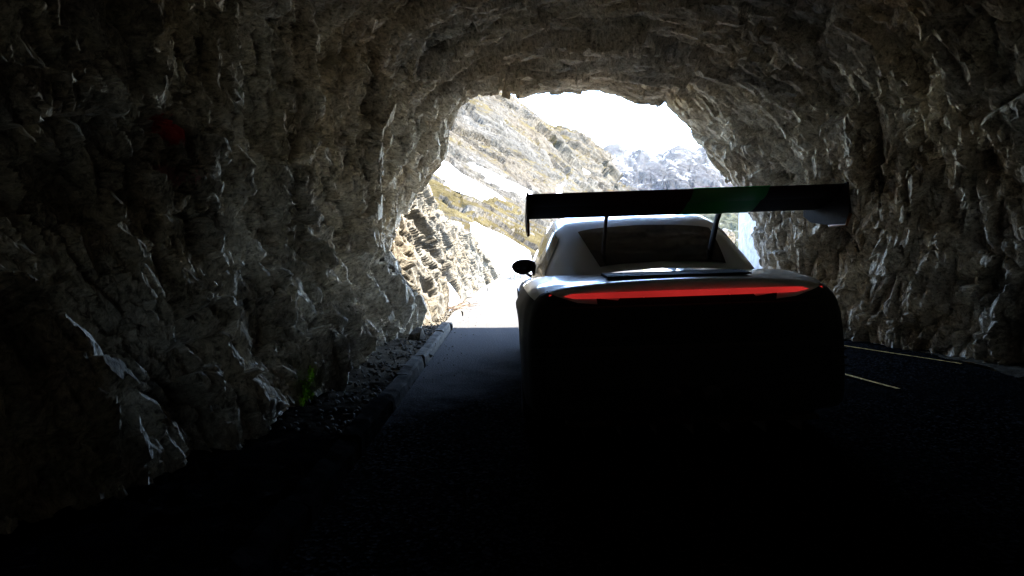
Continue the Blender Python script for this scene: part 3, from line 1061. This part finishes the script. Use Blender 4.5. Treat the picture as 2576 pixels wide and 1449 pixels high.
def patch(y0, y1, s0, s1, nu, nv, off, fy=None):
    """grid on the cabin skin pushed outwards; fy(s,k) can shift the ends"""
    bm = bmesh.new()
    rows = []
    for i in range(nu + 1):
        row = []
        for j in range(nv + 1):
            s = s0 + (s1 - s0) * j / nv
            a, b = (fy(s) if fy else (y0, y1))
            y = a + (b - a) * i / nu
            p = gh(y, s)
            du = gh(y + .02, s) - gh(y - .02, s); dv = gh(y, s + .02) - gh(y, s - .02)
            n = dv.cross(du).normalized()
            if n.dot(p - Vector((0, y, .9))) < 0: n = -n
            row.append(bm.verts.new(p + n * off))
        rows.append(row)
    for a, b in zip(rows, rows[1:]):
        for j in range(nv): bm.faces.new((a[j], a[j + 1], b[j + 1], b[j]))
    return bm


cpart('cabin', patch(.5, 3.3, -1, 1, 56, 48, 0), M_WHITE)
cpart('rear_window', patch(.62, 1.62, -.30, .30, 20, 20, .006, lambda s: (.62, 1.32 - 1.6 * abs(s) ** 3)), M_GLASS)
cpart('windscreen', patch(2.45, 3.2, -.4, .4, 16, 20, .006), M_GLASS)
for sd in (1, -1):
    cpart('side_window', patch(1.2, 2.9, .52 * sd, .90 * sd, 30, 8, .006, lambda s: (1.0 + .9 * (.9 - abs(s)), 3.02 - 1.1 * (.9 - abs(s)))), M_GLASS)

# engine cover with slats between window and tail
bm = bmesh.new()
for k in range(6):
    y = .16 + k * .055
    z = I(y, KY, KC) + .008
    box(bm, (-.42, y, z - .01), (.42, y + .03, z + .006))
cpart('engine_grille', bm, M_BLACK, smooth=False)

# full width tail light
bm = bmesh.new()
prev = None
for j in range(41):
    x = -.77 + 1.54 * j / 40
    yb = .0 + .05 * (abs(x) / .8) ** 3
    z = .925
    h = .0175 * (1 - .35 * (abs(x) / .8) ** 4)
    cur = [bm.verts.new((x, yb - .016, z - h)), bm.verts.new((x, yb - .022, z)), bm.verts.new((x, yb - .016, z + h)), bm.verts.new((x, yb + .03, z + h)), bm.verts.new((x, yb + .03, z - h))]
    if prev:
        for k in range(5): bm.faces.new((prev[k], prev[(k + 1) % 5], cur[(k + 1) % 5], cur[k]))
    else: bm.faces.new(cur)
    prev = cur
bm.faces.new(prev[::-1])
tl = cpart('tail_light', bm, M_RED); tl['label'] = 'glowing red full width tail light bar'

# dark rear bumper, vents, diffuser, exhausts
bm = bmesh.new()
box(bm, (-.80, -.045, .36), (.80, .02, .62)); cpart('bumper', bm, M_BLACK, smooth=False, bevel=.02)
bm = bmesh.new()
box(bm, (-.74, -.02, .66), (.74, .012, .86)); cpart('rear_panel', bm, M_BLACK, smooth=False, bevel=.008)
bm = bmesh.new()
box(bm, (-.7, -.04, .16), (.7, .5, .19))
for k in range(7):
    x = -.6 + k * .2
    box(bm, (x - .006, -.06, .10), (x + .006, .45, .16))
cpart('diffuser', bm, M_CARB, smooth=False)
for x in (-.11, .11):
    bm = bmesh.new()
    tube(bm, [(x, -.09, .33), (x, .02, .33)], .05, 20); cpart('exhaust_pipe', bm, M_CHROME)
for sd in (1, -1):
    bm = bmesh.new()
    for k in range(4): box(bm, (sd * .83 - .05, -.012, .46 + k * .05), (sd * .83 + .05, .06, .47 + k * .05))
    cpart('side_vent', bm, M_BLACK, smooth=False)

# rear wing
def airfoil(bm, x0, x1, le, te, th, camber, nseg=24, nx=2, curve=0):
    le, te = Vector((0, *le)), Vector((0, *te))
    d = te - le; nrm = Vector((0, -d.z, d.y)).normalized()
    if nrm.z < 0: nrm = -nrm
    rings = []
    for k in range(nx + 1):
        x = x0 + (x1 - x0) * k / nx
        ring = []
        for j in range(nseg):
            a = 2 * math.pi * j / nseg
            t = (1 - math.cos(a)) / 2
            up = 1 if a < math.pi else -1
            yt = th * 2.6 * (math.sqrt(t) * .2969 / .2 * .2 - .126 * t - .3516 * t * t + .2843 * t ** 3 - .1015 * t ** 4) * 2
            cm = -camber * math.sin(math.pi * t)
            ring.append(bm.verts.new(le + d * t + nrm * (cm + up * yt * .5 + .002 * up) + Vector((x, 0, curve * (1 - (2 * k / nx - 1) ** 2)))))
        rings.append(ring)
    for a, b in zip(rings, rings[1:]):
        for j in range(nseg): bm.faces.new((a[j], a[(j + 1) % nseg], b[(j + 1) % nseg], b[j]))
    bm.faces.new(rings[0]); bm.faces.new(rings[-1][::-1])


WX = .87
bm = bmesh.new()
airfoil(bm, -WX, WX, (.46, 1.425), (.06, 1.478), .045, .028, 28, 24)
wing = cpart('rear_wing', bm, M_CARB)
bm = bmesh.new(); airfoil(bm, -WX, WX, (.075, 1.470), (-.07, 1.535), .022, .010, 22, 24)
cpart('wing_flap', bm, M_CARB, parent=wing)
bm = bmesh.new(); airfoil(bm, .04, .46, (.465, 1.424), (.057, 1.4785), .049, .030, 28, 6)
cpart('green_band', bm, M_GREEN, parent=wing)
bm = bmesh.new(); airfoil(bm, .04, .46, (.08, 1.469), (-.075, 1.538), .026, .011, 22, 6)
cpart('green_band', bm, M_GREEN, parent=wing)
for sd in (-1, 1):
    bm = bmesh.new()
    poly = [(-.10, 1.545), (.10, 1.515), (.34, 1.465), (.50, 1.43), (.51, 1.37), (.40, 1.325), (.15, 1.30), (-.06, 1.30), (-.115, 1.36)]
    a = [bm.verts.new((sd * WX, y, z)) for y, z in poly]; b = [bm.verts.new((sd * (WX + .012), y, z)) for y, z in poly]
    bm.faces.new(a); bm.faces.new(b[::-1])
    for j in range(len(poly)): bm.faces.new((a[j], a[(j + 1) % len(poly)], b[(j + 1) % len(poly)], b[j]))
    ep = cpart('endplate', bm, M_CARB, smooth=False, parent=wing, bevel=.003)
    bm = bmesh.new()
    tube(bm, [(sd * (WX + .006), -.118, 1.36), (sd * (WX + .006), -.064, 1.297), (sd * (WX + .006), .15, 1.297)], .008, 6)
    cpart('endplate_edge', bm, M_ORANGE, smooth=True, parent=ep)
for sd in (-1, 1):
    bm = bmesh.new()
    pts = [(sd * .36, .86, 1.10), (sd * .36, .74, 1.24), (sd * .36, .62, 1.38), (sd * .36, .48, 1.475), (sd * .36, .34, 1.50), (sd * .36, .22, 1.47)]
    tube(bm, pts, [.05, .045, .04, .036, .032, .03], 10, .25)
    cpart('wing_strut', bm, M_CARB)

# mirrors
for sd in (-1, 1):
    bm = bmesh.new()
    bmesh.ops.create_uvsphere(bm, u_segments=28, v_segments=16, radius=1)
    for v in bm.verts:
        x, y, z = v.co
        v.co = (x * .105 * (1 + .06 * z), (max(y, -.35)) * .085, z * .074 + .012 * x * -sd * -1 * 0 + .014 * (x * sd < 0) * abs(x))
    bmesh.ops.translate(bm, verts=bm.verts[:], vec=(sd * .875, 2.48, 1.035))
    mr = cpart('side_mirror', bm, M_BLACK)
    bm = bmesh.new()
    bmesh.ops.create_uvsphere(bm, u_segments=24, v_segments=12, radius=1)
    for v in bm.verts:
        x, y, z = v.co
        v.co = (x * .085 + sd * .865, y * .004 + 2.448, z * .055 + 1.038)
    cpart('mirror_glass', bm, M_GLASS, parent=mr)
    bm = bmesh.new(); tube(bm, [(sd * .86, 2.5, .985), (sd * .80, 2.52, .935), (sd * .72, 2.54, .93)], [.022, .02, .022], 8, .5)
    cpart('mirror_stalk', bm, M_BLACK, parent=mr)

# wheels
for y in AX:
    for sd in (-1, 1):
        w_ = .15 if y < 2 else .13
        xo = sd * (.98 if y < 2 else .955)
        prof = [(.22, 0), (.30, .0), (.335, .02), (.345, .06), (.345, w_ * 2 - .06), (.335, w_ * 2 - .02), (.30, w_ * 2), (.22, w_ * 2)]
        bm = bmesh.new(); rr = []
        for r, t in prof:
            rr.append([bm.verts.new((xo - sd * t, y + r * math.cos(a), .345 + r * math.sin(a))) for a in [2 * math.pi * k / 40 for k in range(40)]])
        for a, b in zip(rr, rr[1:]):
            for j in range(40): bm.faces.new((a[j], a[(j + 1) % 40], b[(j + 1) % 40], b[j]))
        wh = bm_obj('wheel', bm, M_RUB, car, True)
        bm = bmesh.new()
        for k in range(10):
            a = 2 * math.pi * k / 10
            tube(bm, [(xo - sd * .05, y + .03 * math.cos(a), .345 + .03 * math.sin(a)), (xo - sd * .02, y + .225 * math.cos(a + .1), .345 + .225 * math.sin(a + .1))], [.018, .012], 6)
        tube(bm, [(xo - sd * .06, y, .345), (xo - sd * .02, y, .345)], .04, 16)
        tube(bm, [(xo - sd * (w_ * 2 - .01), y, .345), (xo - sd * (w_ * 2 - .06), y, .345)], .225, 32)
        bm_obj('rim', bm, M_RIM, wh, False)
# front lamps
for sd in (-1, 1):
    bm = bmesh.new()
    bmesh.ops.create_uvsphere(bm, u_segments=20, v_segments=10, radius=1)
    for v in bm.verts: v.co = (v.co.x * .12 + sd * .66, v.co.y * .09 + 4.16, v.co.z * .08 + .73)
    cpart('headlight', bm, M_GLASS)

# ------------------------------------------------------------------ air
bm = bmesh.new(); box(bm, (-5000, -300, -1.5), (5000, 5100, 800))
mz = bpy.data.materials.new('air'); mz.use_nodes = True
nt = mz.node_tree
for n_ in list(nt.nodes):
    if n_.type == 'BSDF_PRINCIPLED': nt.nodes.remove(n_)
out = [n_ for n_ in nt.nodes if n_.type == 'OUTPUT_MATERIAL'][0]
pv = nt.nodes.new('ShaderNodeVolumePrincipled')
pv.inputs['Color'].default_value = (1, .97, .93, 1); pv.inputs['Density'].default_value = .000014; pv.inputs['Anisotropy'].default_value = .0
nt.links.new(pv.outputs[0], out.inputs['Volume'])
hz = bm_obj('haze', bm, mz); tag(hz, kind='stuff')

# ------------------------------------------------------------------ light, camera
SUN = Vector((.64, .115, .76)).normalized()
el = math.asin(SUN.z); az = math.atan2(SUN.x, SUN.y)
w = bpy.data.worlds.new('World'); sc.world = w; w.use_nodes = True
nt = w.node_tree
sky = nt.nodes.new('ShaderNodeTexSky'); sky.sky_type = 'NISHITA'; sky.sun_disc = False
sky.sun_elevation = el; sky.sun_rotation = az; sky.altitude = 2000; sky.air_density = 1.0; sky.dust_density = 1.0; sky.ozone_density = 1.0
bg = nt.nodes['Background']; bg.inputs[1].default_value = .115
nt.links.new(sky.outputs[0], bg.inputs[0])
sl = bpy.data.lights.new('sun', 'SUN'); sl.energy = 2.0; sl.angle = math.radians(.5); sl.color = (1, .95, .87)
so = bpy.data.objects.new('sun', sl); so.rotation_euler = SUN.to_track_quat('Z', 'Y').to_euler(); COL.objects.link(so)

cd = bpy.data.cameras.new('camera'); cam = bpy.data.objects.new('camera', cd); COL.objects.link(cam)
cam.location = (0, 0, H); cam.rotation_euler = (math.pi / 2, 0, 0)
cd.sensor_width = 36; cd.lens = F / 2576 * 36; cd.shift_y = -(724.5 - HY) / 2576
cd.clip_end = 20000; cd.clip_start = .05
sc.camera = cam

sc.view_settings.view_transform = 'Standard'; sc.view_settings.look = 'None'; sc.view_settings.gamma = 1
sc.view_settings.exposure = 5.15
cy = sc.cycles
cy.use_denoising = True
try: cy.denoiser = 'OPENIMAGEDENOISE'
except Exception: pass
cy.max_bounces = 6; cy.diffuse_bounces = 3; cy.glossy_bounces = 2; cy.volume_bounces = 0
cy.sample_clamp_indirect = 2
cy.use_adaptive_sampling = False
cy.light_sampling_threshold = 0
cy.use_guiding = True; cy.use_surface_guiding = True; cy.use_volume_guiding = False; cy.guiding_training_samples = 64
cy.caustics_reflective = False; cy.caustics_refractive = False
